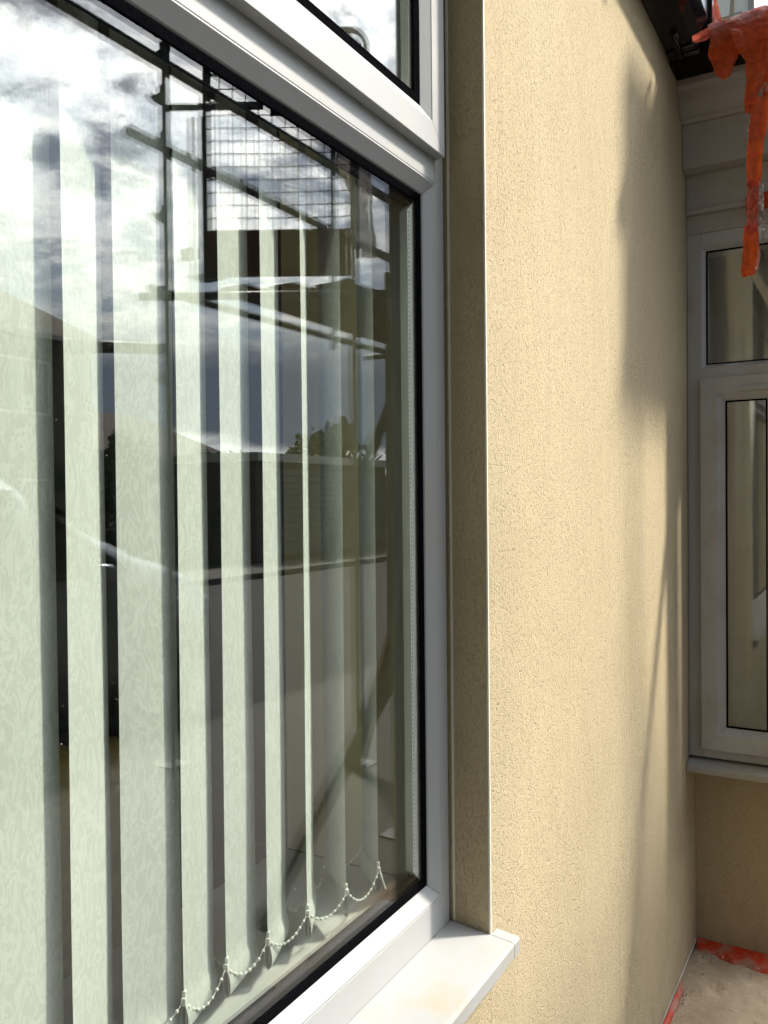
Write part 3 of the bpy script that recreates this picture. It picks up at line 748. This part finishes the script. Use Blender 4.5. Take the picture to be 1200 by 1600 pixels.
# rounded grey hoop: back of a barrow hung on the scaffold
hp = thing('barrow_hoop', 'rounded grey tub rim standing above the scaffold, mirrored in the fanlight', 'tub', (6.33, -2.92, 4.99))
hp.scale = (1.875,)*3
hpts = []
for i in range(9):
    a = R(90*i/8); hpts.append((.15-.08+.08*math.sin(a), 0, .42-.08+.08*math.cos(a)))
hd = Vector((.50, .86, 0)).normalized()
def hv(p): return (hd.x*p[0], hd.y*p[0], p[2])
loop = [hv((-.3, 0, .42))]+[hv(p) for p in hpts]+[hv((.15, 0, 0))]
MB().tube(loop, .016, 8).build('rim', 'grey_film', hp, smooth=True)
MB().prism([(-.3, .02), (-.3, .40), (.07, .40), (.125, .35), (.125, .02)], -.004, .004, 'y').build('tray', 'dark_cloth', hp)
hp.children[1].rotation_euler = (0, 0, math.atan2(hd.y, hd.x))
MB().tube([(0, 0, 0), (0, 0, -1.1)], .012).build('post', 'galvanised', hp)
# leaning timber against the scaffold
lb = MB().tube([(4.62, -1.05, 1.75), (4.15, -1.35, -.01)], .045, 4).build('leaning_timber', 'red_timber')
tag(lb, 'dark red timber leaning up under the scaffold platform, mirrored in the glass', 'timber')
# ------------------------------------------------------------------ parked car
car = thing('parked_car', 'silver people carrier parked on the road, mirrored in the lower window glass', 'car', (3.2, -4.3, -.14))
def carbody():
    # stations along x: (x, half width, z bottom, z shoulder, z roof, roof half width)
    S = [(-2.15, .72, .42, .80, .92, .66), (-2.08, .84, .24, 1.00, 1.20, .70), (-1.8, .88, .22, 1.08, 1.84, .66), (-1.2, .89, .22, 1.10, 1.95, .68), (-.2, .90, .22, 1.11, 1.98, .68), (.25, .90, .22, 1.12, 1.93, .66), (.60, .90, .22, 1.13, 1.73, .62), (1.05, .90, .22, 1.15, 1.50, .60), (1.40, .89, .22, 1.14, 1.31, .62), (1.60, .88, .22, 1.10, 1.25, .66), (1.92, .85, .24, 1.02, 1.15, .66), (2.10, .78, .28, .86, .98, .64), (2.17, .66, .42, .66, .72, .58)]
    b = MB(); rows = []
    for x, hw, zb, zs, zr, rw in S:
        half = [(hw*.86, zb), (hw, zb+.18), (hw*1.01, zs*.72), (hw*.985, zs), (hw*.985-(hw*.985-rw)*.35, zs+(zr-zs)*.55), (rw, zs+(zr-zs)*.94), (rw*.8, zr)]
        pr = [(x, -y, z) for y, z in half]+[(x, 0, zr+.012)]+[(x, y, z) for y, z in reversed(half)]
        rows.append([len(b.v)+i for i in range(len(pr))]); b.v += pr
    for a, c in zip(rows[:-1], rows[1:]):
        n = len(a)
        for i in range(n): b.f.append((a[i], a[(i+1) % n], c[(i+1) % n], c[i]))
    b.f += [tuple(rows[0])[::-1], tuple(rows[-1])]
    return b
cb = carbody().build('body', 'car_paint', car, smooth=True)
def carglass(name, pts):
    MB().add(pts, [tuple(range(len(pts)))]).build(name, 'car_glass', car)
for sy in (1, -1):
    for name, q in (('side_window', [(-1.75, .895, 1.16), (-.62, .905, 1.18), (-.62, .735, 1.83), (-1.55, .735, 1.80)]), ('side_window', [(-.54, .905, 1.18), (.32, .905, 1.19), (.30, .745, 1.80), (-.54, .735, 1.84)]), ('side_window', [(.40, .905, 1.19), (1.16, .900, 1.205), (.72, .76, 1.56), (.38, .745, 1.78)])):
        carglass(name, [(x, sy*y, z) for x, y, z in q])
    for wx in (-1.32, 1.38):
        w = MB().tube([(wx, sy*.70, .33), (wx, sy*.905, .33)], .33, 28).build('wheel', 'tyre', car)
        MB().tube([(wx, sy*.90, .33), (wx, sy*.915, .33)], .21, 20).build('rim', 'alloy', w)
    cushiony('headlight', 'lamp_glass', (2.03, sy*.66, .86), .11, .15, .09, car, 1, 0)
    cushiony('door_mirror', 'car_paint', (.80, sy*1.0, 1.22), .07, .10, .075, car, 1, 0)
    MB().box(.05, .25, sy*.905-.012, sy*.905+.012, 1.02, 1.05).build('door_handle', 'car_trim', car, .006)
    cushiony('tail_light', 'red_timber', (-2.08, sy*.74, 1.05), .04, .10, .16, car, 1, 0)
carglass('windscreen', [(1.36, -.60, 1.345), (1.36, .60, 1.345), (.34, .60, 1.925), (.34, -.60, 1.925)])
MB().box(2.12, 2.20, -.55, .55, .36, .50).build('grille', 'car_trim', car, .01)
MB().box(2.17, 2.205, -.26, .26, .52, .63).build('number_plate', 'far_white', car)
car.rotation_euler = (0, 0, 0)

# ------------------------------------------------------------------ houses, garage and trees over the road
def far_window(par, x, y, z, w, h, ny=1):
    f = MB(); t = .06
    f.box(x-w/2, x-w/2+t, y, y+.05*ny, z, z+h); f.box(x+w/2-t, x+w/2, y, y+.05*ny, z, z+h)
    f.box(x-w/2+t, x+w/2-t, y, y+.05*ny, z, z+t); f.box(x-w/2+t, x+w/2-t, y, y+.05*ny, z+h-t, z+h); f.box(x-.03, x+.03, y, y+.045*ny, z+t, z+h-t)
    wn_ = f.build('window', 'far_white', par)
    MB().box(x-w/2+.01, x+w/2-.01, y-.03, y+.012, z+.01, z+h-.01).build('pane', 'car_glass', wn_)
def far_house(label, x0, x1, y0, y1, ze, zr, wallm, hip=2.2, chim=None):
    h = thing('house', label, 'house', ((x0+x1)/2, (y0+y1)/2, -.1), 'houses across the road')
    w, d = (x1-x0)/2, (y1-y0)/2; e = .35
    MB().box(-w, w, -d, d, 0, ze+.1).build('wall', wallm, h)
    vs = [(-w-e, -d-e, ze), (w+e, -d-e, ze), (w+e, d+e, ze), (-w-e, d+e, ze), (-w+hip-e, 0, zr), (w-hip+e, 0, zr), (-w-e, -d-e, ze-.12), (w+e, -d-e, ze-.12), (w+e, d+e, ze-.12), (-w-e, d+e, ze-.12)]
    r = MB().add(vs, [(0, 1, 5, 4), (1, 2, 5), (2, 3, 4, 5), (3, 0, 4), (6, 7, 1, 0), (7, 8, 2, 1), (8, 9, 3, 2), (9, 6, 0, 3), (9, 8, 7, 6)]).build('roof', 'roof_tile', h)
    MB().box(-w-e-.08, w+e+.08, d+e, d+e+.1, ze-.12, ze-.02).build('gutter', 'far_white', h)
    if chim is not None: MB().box(chim-.3, chim+.3, -.3, .3, zr-.5, zr+.9).build('chimney', 'brick_dark', r)
    for zz in (1.0, 3.6) if ze > 4 else (1.0,):
        for k in (-.6, 0, .6): far_window(h, k*w, d, zz, 1.4, 1.2)
    MB().box(w*.3-.45, w*.3+.45, d, d+.05, .05, 2.1).build('door', 'brick_dark', h)
far_house('dark hipped roof house across the road, mirrored at the left edge', 4.2, 13.6, -22.0, -14.6, 5.35, 7.75, 'far_render', 2.3, -1.5)
far_house('low bungalow behind the hedge over the road, mirrored mid window', 17.5, 26.0, -27, -20, 2.9, 5.0, 'far_cream', 3.0)
gar = thing('garage', 'low flat roofed garage with ribbed grey door across the road', 'garage', (21.5, -13.3, -.1))
MB().box(-3.5, 3.5, -5.2, 0, 0, 2.75).build('wall', 'far_render', gar)
MB().box(-3.7, 3.7, -5.4, .25, 2.751, 2.98).build('roof', 'far_white', gar)
for k in range(13): MB().prism([(0.005, .1+k*.19), (.05, .12+k*.19), (.05, .25+k*.19), (.005, .28+k*.19)], -3.1, 3.1).build('door_slat', 'garage_door', gar)
def tree(name, label, x, y, h, rad, mat, seed, n=900, group=None, zb=.8, cat='tree', spike=1.0):
    rnd = random.Random(seed); t = thing(name, label, cat, (x, y, -.16), group)
    tr = MB().tube([(0, 0, 0), (rnd.uniform(-.1, .1), .05, h*.35), (rnd.uniform(-.2, .2), -.05, h*.8)], [h*.035, h*.025, h*.008], 7)
    for k in range(5):
        a = rnd.uniform(0, 6.28); z = h*rnd.uniform(.3, .6); tr.tube([(0, 0, z), (math.cos(a)*rad*.6, math.sin(a)*rad*.6, z+h*.2)], [h*.012, h*.004], 5)
    tr.build('trunk', 'bark', t)
    cl = [(rnd.gauss(0, rad*.45), rnd.gauss(0, rad*.45), zb+(h-zb)*rnd.uniform(.15, .85), rad*rnd.uniform(.28, .5)) for _ in range(16)]
    b = MB()
    for i in range(n):
        cx, cy, cz, cr = rnd.choice(cl); v = Vector((rnd.gauss(0, 1), rnd.gauss(0, 1), rnd.gauss(0, 1))).normalized()*cr*rnd.uniform(.5, 1.05)
        p = Vector((cx, cy, min(cz+v.z*spike, h)-0))+Vector((v.x, v.y, 0)); s = rad*rnd.uniform(.05, .11)
        e = Euler((rnd.uniform(0, 6), rnd.uniform(0, 6), rnd.uniform(0, 6))).to_matrix()
        b.add([p+e@Vector(q)*s for q in ((-1, -.6, 0), (.2, -.8, .2), (1, .5, 0), (-.3, .8, .2))], [(0, 1, 2, 3)])
    b.build('crown', mat, t)
TR = [(14.2, -15.0, 3.0, 1.2), (16.2, -15.4, 2.9, 1.5), (18.4, -19.4, 3.5, 1.5), (23.5, -19.5, 4.3, 1.6), (28.0, -16.5, 4.9, 1.9), (30, -14.2, 4.6, 2.2), (17.0, -17.5, 4.0, 1.0)]
lbl = ['low round bush right of the hipped roof house over the road', 'broad bush between the hipped house and bungalow', 'small spreading tree between the bungalow and the garage', 'taller tree directly behind the garage roof', 'bushy tree just right of the garage', 'largest leafy tree farthest down the road', 'narrow upright conifer behind the low bushes']
for i, (x, y, h, r_) in enumerate(TR):
    tree('tree' if h > 3.1 else 'bush', lbl[i], x, y, h, r_, 'leaf_dark' if i % 2 else 'leaf_mid', 20+i, 1100, 'trees and bushes across the road', .3, 'tree' if h > 3.1 else 'bush')
hb = MB(); rnd = random.Random(5)
for i in range(5200):
    x = rnd.uniform(12, 60); p = Vector((x, -19.5+rnd.gauss(0, .35)-(x-12)*.12, rnd.uniform(.0, 1.9)*(1+.12*math.sin(x*1.3))-.16)); s = rnd.uniform(.05, .12)
    e = Euler((rnd.uniform(0, 6), rnd.uniform(0, 6), rnd.uniform(0, 6))).to_matrix()
    hb.add([p+e@Vector(q)*s for q in ((-1, -.6, 0), (.2, -.8, .2), (1, .5, 0), (-.3, .8, .2))], [(0, 1, 2, 3)])
tag(hb.build('hedge', 'leaf_dark'), 'long dark hedge behind the garage across the road', 'hedge', kind='stuff')
fixnormals()
